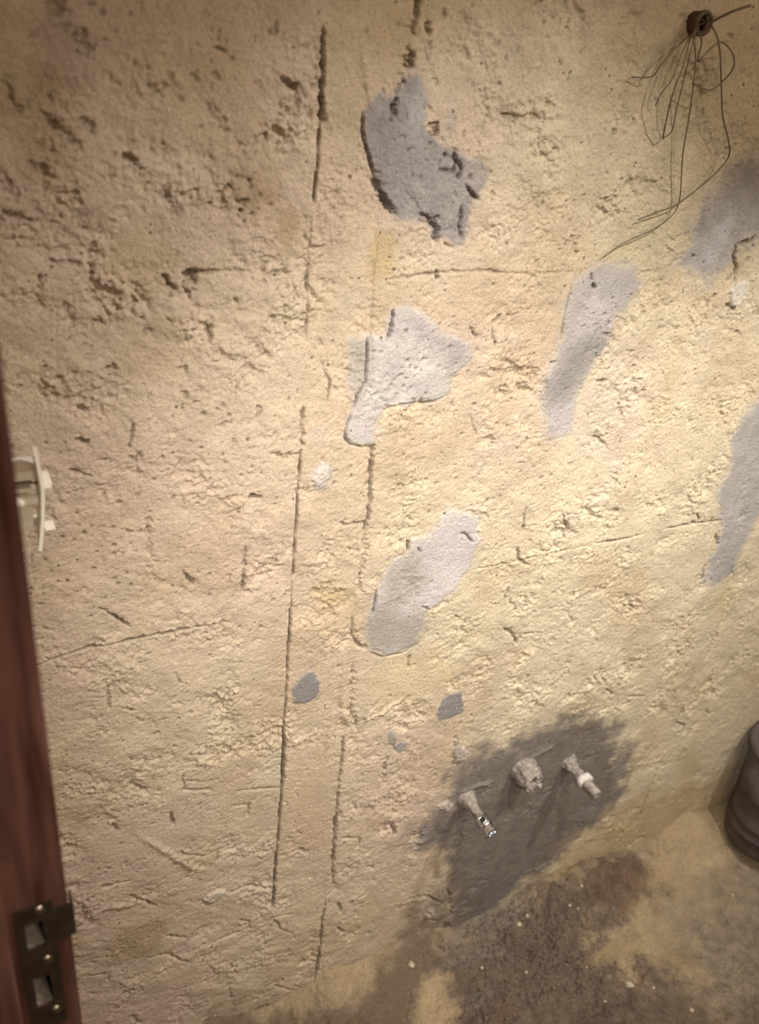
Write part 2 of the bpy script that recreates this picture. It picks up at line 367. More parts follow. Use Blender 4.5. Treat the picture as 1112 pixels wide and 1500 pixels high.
# right-hand soft upright streaks
for pts in ([(990, 480), (960, 640), (930, 760)], [(880, 520), (868, 640), (862, 780)], [(1080, 840), (1040, 960), (1000, 1060)]):
    W.groove(pts, .012, .0012, .003, .0, seed=int(pts[0][0]))
for (px, py, rx, rz, c, op) in [(880, 600, .05, .12, (.50, .44, .33), .5), (980, 560, .03, .16, (.52, .41, .22), .4), (600, 20, .10, .05, (.40, .29, .14), .4), (330, 60, .1, .06, (.44, .32, .17), .3),
                                (100, 60, .04, .08, (.40, .30, .24), .6), (60, 200, .04, .1, (.38, .26, .14), .5), (360, 290, .05, .03, (.32, .22, .12), .6), (415, 340, .03, .03, (.36, .25, .12), .6),
                                (940, 370, .09, .06, (.52, .46, .28), .5), (1000, 120, .12, .09, (.44, .35, .2), .35), (470, 640, .02, .02, (.60, .49, .42), .5), (520, 440, .03, .03, (.55, .47, .38), .4),
                                (860, 790, .04, .05, (.64, .54, .38), .6), (640, 720, .06, .05, (.62, .5, .34), .4), (1060, 880, .05, .08, (.46, .40, .22), .6), (380, 1270, .025, .03, (.36, .29, .22), .5),
                                (500, 880, .04, .03, (.50, .37, .18), .5), (480, 870, .03, .03, (.50, .37, .18), .4), (650, 380, .03, .02, (.60, .50, .38), .4), (780, 380, .08, .04, (.60, .48, .3), .3)]:
    W.blob(px, py, rx, rz, c, op)

# ---- grey cement patches, each a piece of its own
names = {}
def cement(pid, label, pts, c, **kw):
    names[pid] = ('cement_patch', label); W.patch(pts, c, pid=pid, **kw)
G1 = (.33, .292, .268); G2 = (.50, .445, .41); WET = (.185, .158, .130)
cement(1, 'tall grey cement patch below the deep split at the top', [(600, 105), (615, 110), (622, 140), (620, 185), (650, 215), (668, 225), (700, 235), (714, 262), (700, 290), (688, 300), (680, 355), (666, 360), (655, 345), (640, 350), (628, 322), (598, 325),
        (578, 318), (560, 295), (548, 262), (538, 225), (530, 190), (533, 160), (545, 140), (575, 140), (590, 110)], G1, h=.0008, soft=.003, jit=.004, seed=1, smooth=.35, grain=.12)
cement(2, 'pale grey cement patch shaped like a boot', [(575, 455), (600, 448), (620, 460), (650, 490), (688, 500), (690, 525), (662, 555), (662, 575), (640, 588), (600, 592), (565, 600), (552, 615), (547, 650), (530, 655), (512, 648), (505, 636),
        (516, 600), (520, 585), (512, 560), (515, 500), (540, 490), (565, 490), (570, 470)], G2, h=.0012, soft=.004, jit=.003, seed=2, smooth=.55, grain=.08)
cement(3, 'smooth grey cement patch right of the middle', [(862, 395), (880, 388), (932, 390), (938, 420), (900, 470), (885, 510), (860, 545), (845, 570), (838, 635), (800, 640), (795, 590), (803, 545), (822, 500), (828, 450), (845, 410)],
       (.43, .39, .36), h=.0006, soft=.008, jit=.004, seed=3, smooth=.75, grain=.08)
cement(4, 'grey cement patch at the right edge below the hanging wires', [(1140, 220), (1100, 228), (1078, 245), (1050, 280), (1030, 310), (1010, 340), (998, 385), (1010, 402), (1030, 408), (1060, 395), (1074, 385), (1078, 362), (1100, 352), (1140, 345)],
       (.385, .352, .318), h=.0006, soft=.012, jit=.006, seed=4, smooth=.7, grain=.10)
cement(5, 'grey cement patch at the right edge halfway down', [(1150, 560), (1112, 585), (1090, 610), (1075, 640), (1070, 690), (1052, 725), (1056, 780), (1045, 812), (1030, 848), (1045, 856), (1075, 836), (1088, 800), (1105, 765), (1150, 700)],
       (.375, .342, .31), h=.0006, soft=.007, jit=.005, seed=5, smooth=.7, grain=.12)
cement(6, 'slanting white-grey cement patch in the middle', [(655, 745), (700, 760), (700, 795), (688, 830), (674, 852), (640, 885), (622, 900), (606, 945), (570, 957), (542, 950), (540, 900), (552, 860), (575, 820), (598, 812), (603, 790), (630, 785), (642, 765)],
       (.52, .465, .43), h=.0012, soft=.005, jit=.004, seed=6, smooth=.8, grain=.05)
cement(8, 'small grey cement dab beside the long crack', [(430, 1008), (448, 984), (458, 982), (470, 1000), (466, 1020), (448, 1030), (430, 1031)], (.26, .235, .225), h=.0012, soft=.002, jit=.003, seed=8, smooth=.6)
cement(9, 'small square grey cement dab', [(640, 1042), (646, 1028), (657, 1017), (677, 1013), (679, 1044), (656, 1053), (641, 1055)], (.25, .225, .205), h=.0010, soft=.002, jit=.002, seed=9, smooth=.6)
cement(10, 'tiny oval cement dab', [(566, 1072), (574, 1068), (580, 1078), (577, 1092), (569, 1088)], (.36, .31, .26), h=.002, soft=.0015, jit=.001, seed=10, smooth=.6)
cement(11, 'tiny oval cement dab, lower of two', [(575, 1092), (585, 1085), (597, 1086), (594, 1098), (582, 1102)], (.34, .30, .26), h=.002, soft=.0015, jit=.001, seed=11, smooth=.6)
cement(12, 'large dark damp cement patch around the three pipe stubs', [(662, 1135), (690, 1104), (760, 1088), (800, 1062), (850, 1045), (900, 1062), (918, 1110), (914, 1160), (880, 1200), (842, 1230), (812, 1265), (765, 1298), (725, 1330), (715, 1440), (650, 1440),
        (640, 1380), (650, 1330), (652, 1262), (640, 1240), (612, 1248), (604, 1222), (640, 1190), (664, 1165)], WET, h=.0005, soft=.022, jit=.010, jscale=.05, seed=12, smooth=.7, grain=.14, fid=.002)
# tonal changes within the cement (drier, whiter, dirtier areas)
for (px, py, rx, rz, c, op) in [(618, 540, .035, .020, (.62, .55, .51), .9), (530, 628, .014, .02, (.52, .45, .43), .8), (527, 540, .010, .04, (.40, .345, .27), .7), (650, 510, .03, .008, (.36, .31, .29), .7),
                                (660, 180, .01, .03, (.40, .37, .33), .5), (610, 150, .012, .05, (.42, .39, .37), .8), (590, 240, .03, .03, (.36, .32, .31), .5), (700, 250, .02, .02, (.42, .36, .29), .6),
                                (870, 445, .018, .035, (.52, .47, .44), .8), (830, 570, .02, .03, (.36, .33, .30), .6), (825, 610, .018, .02, (.46, .42, .38), .6),
                                (1060, 335, .028, .035, (.50, .46, .45), .9), (1040, 375, .025, .02, (.48, .44, .43), .8), (1090, 250, .04, .02, (.28, .25, .21), .8), (1030, 320, .01, .04, (.30, .27, .24), .5),
                                (1090, 720, .012, .05, (.44, .41, .40), .6), (1080, 640, .02, .02, (.30, .27, .25), .5),
                                (655, 840, .03, .045, (.62, .56, .52), .95), (590, 940, .02, .014, (.38, .34, .29), .3),
                                (860, 1065, .04, .03, (.15, .115, .085), .7), (905, 1130, .02, .05, (.26, .23, .20), .6), (860, 1190, .05, .02, (.24, .21, .185), .6), (735, 1105, .05, .008, (.30, .26, .21), .6),
                                (712, 1162, .018, .007, (.34, .30, .25), .7), (790, 1095, .02, .006, (.32, .28, .23), .7), (625, 1218, .018, .02, (.30, .265, .25), .8), (605, 1240, .02, .02, (.33, .28, .23), .5),
                                (640, 1270, .014, .04, (.24, .165, .08), .8), (672, 1300, .006, .06, (.32, .28, .25), .5), (690, 1305, .02, .012, (.32, .29, .25), .6), (760, 1275, .04, .012, (.24, .215, .18), .6),
                                (700, 1210, .05, .05, (.155, .13, .105), .4), (690, 1370, .03, .02, (.24, .215, .18), .6), (760, 1235, .05, .03, (.17, .145, .12), .5),
                                (870, 1140, .02, .04, (.22, .17, .10), .4), (860, 1030, .07, .02, (.34, .25, .15), .45)]:
    W.blob(px, py, rx, rz, c, op)
W.patch([(540, 930), (548, 892), (570, 888), (600, 900), (622, 905), (606, 945), (570, 957), (545, 950)], (.34, .30, .25), 0, .012, .004, .03, 41, opac=.85)
W.patch([(565, 885), (568, 850), (590, 815), (612, 820), (622, 850), (600, 880)], (.36, .325, .275), 0, .009, .004, .03, 42, opac=.75)
W.patch([(800, 560), (815, 545), (845, 505), (870, 488), (893, 490), (884, 512), (860, 545), (830, 585), (805, 590)], (.27, .24, .205), 0, .009, .004, .03, 43, opac=.85)
W.patch([(538, 500), (515, 500), (512, 560), (522, 580), (536, 555)], (.40, .35, .28), 0, .006, .003, .03, 44, opac=.7)
W.patch([(600, 470), (650, 492), (688, 502), (690, 520), (660, 545), (640, 515)], (.36, .315, .285), 0, .008, .004, .03, 45, opac=.7)
# mortar around the mixer's right side goes ochre before the floor
W.patch([(770, 1320), (830, 1250), (880, 1210), (940, 1180), (1112, 1120), (1160, 1300), (900, 1330), (780, 1400)], (.42, .29, .15), 0, .04, .02, .06, 15, opac=.65, smooth=.5)
W.patch([(470, 1460), (560, 1420), (600, 1330), (650, 1300), (670, 1420), (560, 1520), (470, 1520)], (.20, .145, .095), 0, .04, .02, .05, 16, opac=.75, smooth=.2)
W.patch([(300, 1520), (330, 1480), (480, 1440), (570, 1400), (560, 1520)], (.27, .20, .125), 0, .04, .02, .05, 17, opac=.75)
for (px, py, r, hh, c) in [(630, 1335, .014, .010, (.26, .22, .18)), (658, 1345, .012, .010, (.16, .13, .10)), (612, 1372, .014, .008, (.3, .25, .2)), (640, 1375, .02, .010, (.18, .15, .12)), (590, 1395, .012, .006, (.2, .15, .1)),
                          (655, 1400, .02, .012, (.2, .17, .14)), (620, 1400, .02, .008, (.15, .11, .07))]:
    W.blob(px, py, r, r*.9, c, .8, hh, hard=.2)
for pts, wd, dp in [([(596, 1318), (625, 1312), (650, 1325)], .004, .004), ([(655, 1300), (662, 1340), (655, 1370)], .007, .008), ([(625, 1345), (640, 1350)], .003, .004), ([(640, 1395), (655, 1410)], .003, .005), ([(585, 1405), (600, 1395)], .006, .005)]:
    W.groove(pts, wd, dp, .002, .5)

# ---- loose white chips standing proud
names[20] = ('plaster_chip', 'white flaked plaster chip beside the long crack')
W.patch([(450, 700), (458, 686), (470, 675), (484, 680), (489, 700), (476, 716), (460, 716)], (.50, .43, .38), .0005, .004, .003, .02, 20, opac=.7)
W.patch([(456, 700), (462, 690), (472, 679), (482, 684), (484, 698), (474, 705), (464, 712)], (.60, .53, .47), .003, .002, .003, .01, 21, pid=20)
names[21] = ('plaster_chip', 'white plaster chip below the short angular crack at the right')
W.patch([(1066, 425), (1078, 412), (1094, 412), (1094, 430), (1080, 446), (1066, 450)], (.58, .52, .43), .0035, .003, .003, .01, 22, pid=21)
names[22] = ('plaster_chip', 'curled white chip low on the left')
W.patch([(298, 1318), (312, 1306), (332, 1303), (334, 1310), (318, 1318), (306, 1325)], (.56, .48, .38), .0035, .002, .002, .01, 23, pid=22)
names[23] = ('plaster_chip', 'white chip above the left pipe stub')
W.patch([(664, 1100), (670, 1075), (675, 1092), (690, 1104), (680, 1114), (666, 1114)], (.40, .34, .28), .005, .002, .002, .01, 24, pid=23)
W.patch([(640, 1182), (655, 1172), (664, 1180), (655, 1188)], (.42, .36, .3), .003, .002, .002, .01, 25)
W.blob(382, 1237, .004, .003, (.62, .54, .44), .9, .002); W.blob(399, 1285, .003, .006, (.6, .52, .44), .8, .002); W.blob(418, 1133, .004, .006, (.62, .54, .4), .7, .002)
W.blob(755, 612, .006, .008, (.66, .58, .44), .8, .003); W.blob(128, 623, .004, .003, (.6, .52, .4), .9, .002); W.blob(963, 142, .003, .010, (.66, .60, .50), .9, .002, .4); W.blob(722, 1070, .006, .004, (.6, .5, .35), .5, .002)

# ---- cracks, splits and grooves
g = W.groove
g([(474, 40), (473, 75), (472, 110), (470, 150), (468, 184)], .0028, .010, .0006, .75, seed=1)
g([(468, 180), (464, 230), (460, 270), (458, 300)], .0022, .008, .0006, .7, seed=2)
g([(472, 150), (474, 180)], .004, .004, .001, .4)
g([(457, 300), (452, 400), (450, 500)], .0018, .002, .0006, .3, seed=3)
g([(450, 395), (450, 440), (448, 500)], .0016, .003, .0004, .4, seed=3)
g([(444, 598), (443, 625), (442, 655)], .0045, .006, .0008, .6, seed=4)
g([(440, 660), (437, 720), (434, 780), (431, 845)], .0024, .008, .0006, .7, seed=5, taper=False)
g([(430, 845), (428, 895)], .0016, .003, .0006, .4)
g([(427, 893), (424, 940), (421, 990), (418, 1050), (416, 1100)], .0026, .011, .0009, .8, seed=6, taper=False)
g([(416, 1100), (413, 1150), (410, 1200), (406, 1260)], .0026, .011, .0007, .8, seed=7, taper=False)
g([(406, 1258), (403, 1290), (401, 1335)], .0036, .012, .0006, .85, seed=8)
g([(418, 1060), (415, 1150)], .004, .005, .0008, .5)
g([(540, 490), (538, 530), (536, 560), (524, 580), (516, 605)], .0024, .006, .0012, .55, seed=9)
g([(516, 605), (508, 625), (506, 642), (514, 652), (528, 655), (546, 655)], .0024, .0045, .001, .5, seed=10)
g([(546, 655), (544, 690), (544, 730), (540, 762), (536, 780)], .0035, .008, .0022, .6, seed=11, taper=False)
g([(500, 765), (508, 770), (525, 768), (538, 766)], .0022, .005, .001, .55, seed=12)
g([(536, 780), (534, 820), (526, 850), (528, 870)], .0050, .006, .002, .4, seed=13)
g([(551, 862), (549, 885), (545, 900)], .0024, .007, .0006, .6, seed=14)
g([(516, 905), (515, 930), (525, 945), (538, 950)], .0035, .0055, .001, .5, seed=15)
g([(540, 955), (560, 962), (590, 957), (608, 945)], .0022, .003, .001, .45, seed=16)
g([(518, 965), (516, 1000), (514, 1040), (522, 1065), (530, 1080)], .006, .006, .003, .4, seed=17)
g([(504, 1080), (500, 1110), (495, 1160), (492, 1200)], .0040, .006, .0025, .5, seed=18)
g([(492, 1195), (489, 1240), (487, 1262)], .0045, .0075, .002, .6, seed=19, taper=False)
g([(487, 1262), (490, 1300)], .004, .005, .003, .5)
g([(478, 1322), (472, 1350), (470, 1380), (464, 1415), (460, 1440)], .0040, .008, .0018, .6, seed=20)
g([(545, 560), (545, 480), (548, 400), (556, 340)], .0016, .0012, .001, .2, seed=21)
# deep split at the top running into the tall patch
g([(614, -10), (612, 20), (606, 45), (610, 55)], .004, .006, .002, .5, seed=22)
g([(604, 76), (598, 100)], .0075, .012, .002, .8, seed=23)
g([(590, 115), (585, 125)], .006, .008, .002, .7)
g([(578, 135), (576, 160), (570, 182)], .0055, .011, .0015, .85, seed=24)
g([(626, 30), (630, 52)], .0040, .006, .001, .5); g([(628, 62), (630, 85)], .010, .003, .001, .3, dcol=(.16, .14, .12))
g([(530, 165), (530, 190), (538, 225), (548, 258)], .0022, .005, .0006, .5, seed=25)
g([(548, 256), (554, 280), (566, 300), (580, 318)], .0055, .010, .001, .85, seed=26)
g([(630, 318), (636, 330), (640, 360)], .0065, .010, .0015, .8, seed=27)
g([(612, 312), (632, 320)], .003, .005, .001, .5)
g([(664, 222), (668, 240), (660, 252), (648, 248)], .0032, .006, .001, .7, seed=28)
g([(672, 235), (674, 250), (668, 262)], .0034, .006, .001, .7); g([(682, 270), (690, 285), (700, 292)], .0030, .006, .001, .7)
g([(675, 300), (672, 330), (676, 350)], .0028, .005, .001, .6); g([(628, 180), (640, 195)], .0050, .007, .001, .7)
g([(636, 115), (642, 125)], .005, .005, .001, .5); g([(650, 355), (662, 362)], .0022, .004, .001, .6)
g([(576, 455), (575, 470), (568, 500)], .0030, .007, .001, .75, seed=29)
g([(572, 598), (590, 593), (615, 592), (640, 588), (655, 580)], .0024, .006, .0006, .6, seed=30)
g([(598, 792), (598, 808)], .0026, .006, .0005, .7); g([(612, 802), (616, 810)], .0022, .004, .0005, .6)
g([(676, 780), (684, 784), (693, 795)], .0026, .006, .0006, .75); g([(617, 888), (630, 893), (655, 880)], .0024, .0045, .0008, .5)
g([(605, 948), (612, 944)], .004, .004, .001, .6); g([(600, 960), (598, 980)], .003, .003, .001, .5)
# level cracks
g([(55, 974), (90, 960), (130, 949), (165, 945)], .0020, .004, .0008, .6, seed=31, taper=False)
g([(165, 945), (210, 935), (250, 927), (285, 920)], .0026, .006, .0008, .75, seed=32)
g([(285, 920), (310, 916), (335, 911)], .0016, .0025, .0006, .5)
g([(145, 890), (165, 902), (192, 921)], .0024, .0045, .001, .6, seed=33)
g([(870, 796), (890, 793), (915, 790), (942, 783)], .0024, .005, .001, .6, seed=34)
g([(978, 774), (1000, 770), (1030, 766), (1058, 762)], .0024, .006, .0008, .75, seed=35)
g([(1022, 752), (1026, 764)], .002, .004, .0005, .7)
g([(690, 835), (730, 828), (780, 815), (860, 800)], .0018, .0018, .001, .25, seed=36)
g([(758, 800), (760, 820), (775, 828)], .0035, .005, .001, .5); g([(824, 750), (830, 770), (826, 790)], .0035, .004, .001, .5)
g([(733, 168), (755, 173), (785, 171), (812, 177)], .0050, .005, .0015, .55, seed=37)
g([(715, 120), (735, 126)], .003, .003, .001, .4); g([(700, 60), (722, 118)], .002, .002, .001, .3)
g([(560, 410), (640, 400), (700, 396), (780, 402), (840, 398)], .0022, .0022, .0015, .3, seed=38)
g([(638, 395), (642, 410)], .003, .004, .001, .6); g([(280, 400), (330, 396), (360, 398)], .003, .003, .001, .4); g([(390, 405), (400, 399), (425, 398)], .0045, .006, .001, .6)
g([(240, 402), (246, 418), (258, 423)], .0034, .006, .0006, .7); g([(277, 398), (278, 412), (280, 428)], .0095, .012, .0015, .8, seed=39)
g([(160, 535), (168, 545)], .0080, .005, .002, .4); g([(116, 598), (124, 604)], .007, .008, .001, .6); g([(284, 585), (287, 592)], .006, .007, .001, .6); g([(30, 566), (31, 568)], .0035, .005, .0005, .5)
g([(398, 662), (420, 668), (442, 665)], .0055, .006, .001, .5, seed=40); g([(364, 727), (384, 728)], .0032, .006, .0006, .7)
g([(840, 345), (843, 360), (841, 380)], .0085, .006, .0006, .55, seed=41, dcol=(.2, .14, .08))
# short angular crack at right and the edge round the cement
g([(1106, 346), (1098, 352), (1080, 358)], .0045, .007, .0015, .8, seed=42); g([(1078, 360), (1074, 375), (1078, 390), (1076, 410)], .0034, .008, .0015, .8, seed=43, taper=False)
g([(1045, 430), (1046, 434)], .004, .006, .0005, .7); g([(1064, 445), (1074, 455)], .003, .005, .001, .6); g([(868, 415), (872, 422), (875, 420)], .0028, .004, .001, .6)
g([(866, 400), (868, 412)], .0016, .003, .0005, .5); g([(822, 500), (828, 460), (840, 415)], .002, .0025, .001, .4); g([(815, 530), (806, 532)], .0022, .004, .0005, .6)
g([(1049, 782), (1052, 798)], .0038, .006, .001, .7); g([(1033, 828), (1028, 850)], .0036, .005, .001, .7); g([(1074, 828), (1072, 842)], .0055, .006, .001, .7)
g([(1075, 870), (1060, 905), (1045, 940), (1032, 975)], .0045, .0035, .002, .35, seed=44); g([(1002, 1035), (997, 1050), (992, 1060), (1004, 1063), (998, 1080)], .0024, .006, .0004, .75, seed=45)
g([(972, 1110), (960, 1135), (945, 1175), (932, 1218)], .0034, .007, .0010, .7, seed=46); g([(915, 1245), (932, 1232), (945, 1224)], .006, .006, .003, .5)
g([(1080, 760), (1100, 750)], .004, .002, .001, .3)
# smaller marks
for pts, wd, dp in [([(738, 920), (752, 930), (758, 945)], .0036, .006), ([(758, 945), (765, 930), (785, 928)], .003, .004), ([(745, 925), (748, 918)], .003, .004), ([(915, 890), (925, 888), (935, 895)], .0034, .005),
        ([(745, 860), (738, 885)], .004, .003), ([(870, 640), (880, 645), (890, 655)], .003, .003), ([(875, 560), (890, 558)], .003, .004), ([(940, 568), (944, 574)], .0045, .006), ([(926, 537), (930, 538)], .003, .004),
        ([(897, 745), (908, 752)], .0055, .005), ([(820, 765), (830, 770)], .004, .005), ([(770, 740), (766, 780)], .0025, .003), ([(885, 1008), (900, 1018)], .003, .004), ([(920, 1020), (945, 1020)], .0025, .003),
        ([(880, 990), (890, 1005)], .005, .004), ([(1035, 1040), (1040, 1048)], .003, .005), ([(565, 1108), (560, 1130), (562, 1148)], .0065, .006), ([(558, 1218), (570, 1205), (580, 1222)], .0040, .006),
        ([(500, 1228), (526, 1226), (526, 1238)], .0028, .005), ([(505, 1232), (500, 1242)], .0028, .004), ([(425, 1252), (440, 1245), (452, 1252)], .0036, .005), ([(540, 1268), (548, 1272)], .0042, .006),
        ([(495, 1322), (500, 1336)], .0042, .006), ([(493, 1358), (504, 1366)], .0045, .007), ([(538, 1366), (542, 1368)], .0035, .006), ([(275, 1104), (310, 1107)], .0024, .004), ([(268, 1134), (271, 1156), (310, 1157)], .0026, .004),
        ([(270, 1143), (300, 1146)], .002, .003), ([(158, 1005), (160, 1040)], .0035, .004), ([(180, 1038), (198, 1040)], .0025, .003), ([(255, 985), (266, 1002)], .003, .0035), ([(187, 1150), (215, 1160)], .004, .004),
        ([(150, 1302), (170, 1294), (190, 1290)], .0032, .006), ([(190, 1312), (210, 1320), (230, 1330)], .0030, .006), ([(335, 1310), (360, 1300), (400, 1302)], .0030, .005), ([(296, 1320), (308, 1330)], .0045, .006),
        ([(245, 1372), (275, 1377)], .0032, .006), ([(315, 1380), (350, 1368), (365, 1362)], .0030, .005), ([(350, 1350), (370, 1352)], .0028, .004), ([(400, 1345), (412, 1362), (430, 1370)], .0022, .004), ([(130, 1432), (160, 1428)], .0022, .003),
        ([(215, 1405), (245, 1400), (280, 1412)], .0032, .004), ([(340, 1410), (345, 1425)], .008, .005), ([(335, 1440), (340, 1470)], .006, .004), ([(390, 1470), (394, 1500)], .0035, .007), ([(395, 1345), (430, 1340)], .0025, .004),
        ([(420, 1470), (440, 1472)], .0036, .006), ([(400, 1445), (450, 1452)], .0024, .004), ([(190, 1490), (205, 1500)], .008, .004), ([(340, 1180), (365, 1178), (362, 1195)], .003, .005), ([(345, 1158), (410, 1152)], .0022, .004),
        ([(250, 1190), (255, 1212)], .004, .004), ([(260, 1250), (300, 1255), (340, 1240)], .003, .004), ([(165, 1210), (175, 1222)], .004, .003), ([(480, 590), (485, 560), (470, 530)], .0020, .002), ([(140, 700), (100, 690)], .0025, .003),
        ([(215, 745), (218, 800), (230, 830)], .005, .004), ([(195, 620), (190, 660)], .0025, .004), ([(190, 668), (200, 675), (205, 662)], .0026, .004), ([(270, 840), (285, 858)], .003, .005), ([(360, 800), (356, 870)], .0035, .004),
        ([(640, 250), (650, 252)], .002, .003), ([(735, 460), (720, 475)], .0025, .003), ([(690, 610), (700, 640)], .0018, .002), ([(720, 480), (726, 510)], .0022, .003), ([(690, 480), (700, 500)], .003, .003),
        ([(410, 115), (420, 122), (436, 130)], .0036, .006), ([(410, 150), (418, 165)], .006, .004), ([(400, 30), (405, 45)], .009, .004), ([(315, 70), (335, 78)], .004, .006), ([(322, 50), (326, 58)], .008, .004),
        ([(40, 48), (52, 54)], .008, .006), ([(110, 50), (122, 62), (126, 88)], .009, .008), ([(88, 30), (100, 45)], .008, .006), ([(75, -5), (90, 25)], .010, .005), ([(12, 110), (16, 150), (35, 165)], .008, .005),
        ([(55, 165), (90, 190), (115, 220)], .006, .005), ([(118, 172), (140, 195)], .005, .005), ([(30, 235), (60, 250), (85, 265)], .005, .004), ([(90, 278), (120, 295)], .0055, .005), ([(0, 310), (50, 325)], .004, .004),
        ([(70, 383), (120, 388)], .0035, .004), ([(52, 405), (62, 412)], .0055, .007), ([(3, 250), (12, 290)], .008, .004), ([(215, 120), (235, 135)], .004, .003), ([(180, 230), (200, 236)], .004, .004), ([(232, 270), (260, 320)], .005, .004),
        ([(305, 150), (325, 185)], .006, .004), ([(385, 195), (395, 210)], .006, .005), ([(140, 470), (155, 478)], .005, .004), ([(305, 480), (308, 505)], .003, .004), ([(110, 645), (130, 648)], .0035, .004)]:
    jx = int(pts[0][0]*7 + pts[0][1]); g(pts, wd, dp, .0018, .5, seed=jx % 97)
W.ridge([(533, 1056), (560, 1042), (588, 1022)], .0022, .003, 3); W.ridge([(490, 1040), (485, 1060), (478, 1100)], .004, .003, 4); W.ridge([(530, 70), (545, 160)], .004, .002, 5)
W.ridge([(506, 965), (500, 1020), (510, 1060)], .004, .003, 6); W.ridge([(545, 990), (535, 1060)], .003, .002, 7)
W.ridge([(200, 1220), (280, 1270), (300, 1275)], .004, .003, 8); W.ridge([(120, 1350), (150, 1330), (200, 1325)], .005, .003, 9)
W.ridge([(675, 1160), (700, 1150), (725, 1145)], .004, .004, 10); W.ridge([(775, 1110), (812, 1092)], .005, .003, 11)
# swarms of little pock marks
rr = random.Random(5)
for (cx, cy, sx, sy, n) in [(570, 1110, 14, 16, 18), (660, 1125, 30, 25, 34), (640, 250, 30, 40, 10), (350, 290, 20, 20, 26), (330, 660, 60, 40, 26), (600, 540, 35, 30, 30), (150, 800, 60, 60, 30), (800, 700, 140, 120, 70),
                            (950, 560, 60, 60, 26), (640, 1060, 60, 40, 16), (900, 950, 100, 80, 40), (300, 1150, 100, 60, 30), (950, 450, 90, 60, 30), (450, 1260, 20, 14, 10), (620, 700, 60, 60, 34), (520, 1180, 30, 60, 14), (380, 850, 40, 60, 24), (1000, 1080, 60, 50, 24)]:
    for i in range(n):
        px, py = rr.gauss(cx, sx), rr.gauss(cy, sy); r = rr.uniform(.0016, .0036)
        W.blob(px, py, r, r*rr.uniform(.7, 1.5), (.14, .09, .05), .6, -rr.uniform(.002, .004), rr.uniform(0, 3), jit=.2, hard=.1)

co = np.stack([W.A, -W.h, W.B], -1)
names = {k: v for k, v in names.items()}
wall_back = W.mesh('wall_back', co, PLASTER, None, names=names); tag(wall_back, 'rough yellow plastered wall covered in cracks and grey cement repairs', kind='structure')
def hw(x, z):                     # how far the plaster stands out at a point of the wall
    i = min(np.searchsorted(W.a, x), len(W.a)-1); j = min(np.searchsorted(W.b, z), len(W.b)-1); return float(W.h[j, i])

# ------------------------------------------------------------------ the floor with its dirt
def floorpt(px, py):
    p = atz(px, py, .012); return (p.x, p.y)
Fl = Field(np.arange(.10, 2.505, .0020), np.arange(-.60, .012, .0019), floorpt)
A, B = Fl.A, Fl.B
dw = -B
berm = .045*np.exp(-(np.clip(dw, 0, None)/.055)**1.5)*(.6 + .8*np.clip(fbm(A, B, .16, 2, 80)+.4, 0, 1.2))
h = berm + .006*fbm(A, B, .12, 3, 81)
crum = np.clip(.25 + .9*fbm(A, B, .16, 3, 82), .1, 1.2)
def fr(px, py, rx, ry): c = floorpt(px, py); return np.exp(-((A-c[0])/rx)**2 - ((B-c[1])/ry)**2)
crum = crum + .9*fr(800, 1350, .18, .05) + .8*fr(740, 1460, .25, .06) - .7*fr(980, 1330, .16, .06) - .5*fr(620, 1470, .06, .05) + .3*fr(1060, 1420, .1, .05)
crum = np.clip(crum, .08, 1.5)
h += .030*fr(830, 1330, .12, .035) + .018*fr(900, 1300, .07, .03)
h += crum*(.0075*fbm(A, B, .026, 4, 83, .65) + .0045*np.abs(fbm(A, B, .012, 3, 84, .6)) + .0012*fbm(A, B, .006, 2, 85, .6)) + .0006*fbm(A, B, .01, 2, 86)
h += .044*np.exp(-((A-1.50)/.24)**2 - (dw/.17)**2)
Fl.h[:] = h
sand = np.array([.36, .265, .155]); dark = np.array([.120, .086, .062]); gry = np.array([.20, .17, .13])
k = np.clip(fbm(A, B, .12, 3, 87)*.7+.5, 0, 1)[..., None]
Fl.c[:] = sand*(1-.3*k) + gry*.3*k
Fl.patch([(560, 1500), (640, 1380), (720, 1330), (790, 1295), (930, 1270), (948, 1300), (905, 1355), (870, 1380), (910, 1415), (980, 1425), (1060, 1450), (1140, 1470), (1180, 1560), (560, 1560)], dark, 0, .035, .035, .07, 30, opac=.92, grain=.35)
Fl.patch([(660, 1345), (760, 1320), (770, 1350), (720, 1390), (660, 1410)], (.20, .165, .125), 0, .02, .02, .04, 31, opac=.6, grain=.3)
Fl.patch([(600, 1450), (640, 1428), (665, 1460), (668, 1530), (600, 1530)], (.38, .28, .16), .004, .012, .008, .04, 32, opac=.95)
Fl.patch([(380, 1500), (520, 1470), (600, 1385), (640, 1380), (620, 1430), (600, 1520), (560, 1600), (300, 1600), (300, 1490)], (.15, .108, .068), 0, .012, .01, .04, 33, opac=.95)
Fl.patch([(1020, 1330), (1112, 1260), (1180, 1300), (1180, 1480), (1060, 1470), (1000, 1400)], (.20, .165, .115), 0, .05, .03, .06, 34, opac=.8, grain=.3)
Fl.patch([(870, 1285), (940, 1270), (945, 1310), (900, 1330), (860, 1325)], (.13, .08, .055), .004, .012, .01, .03, 35, opac=.9, grain=.3)
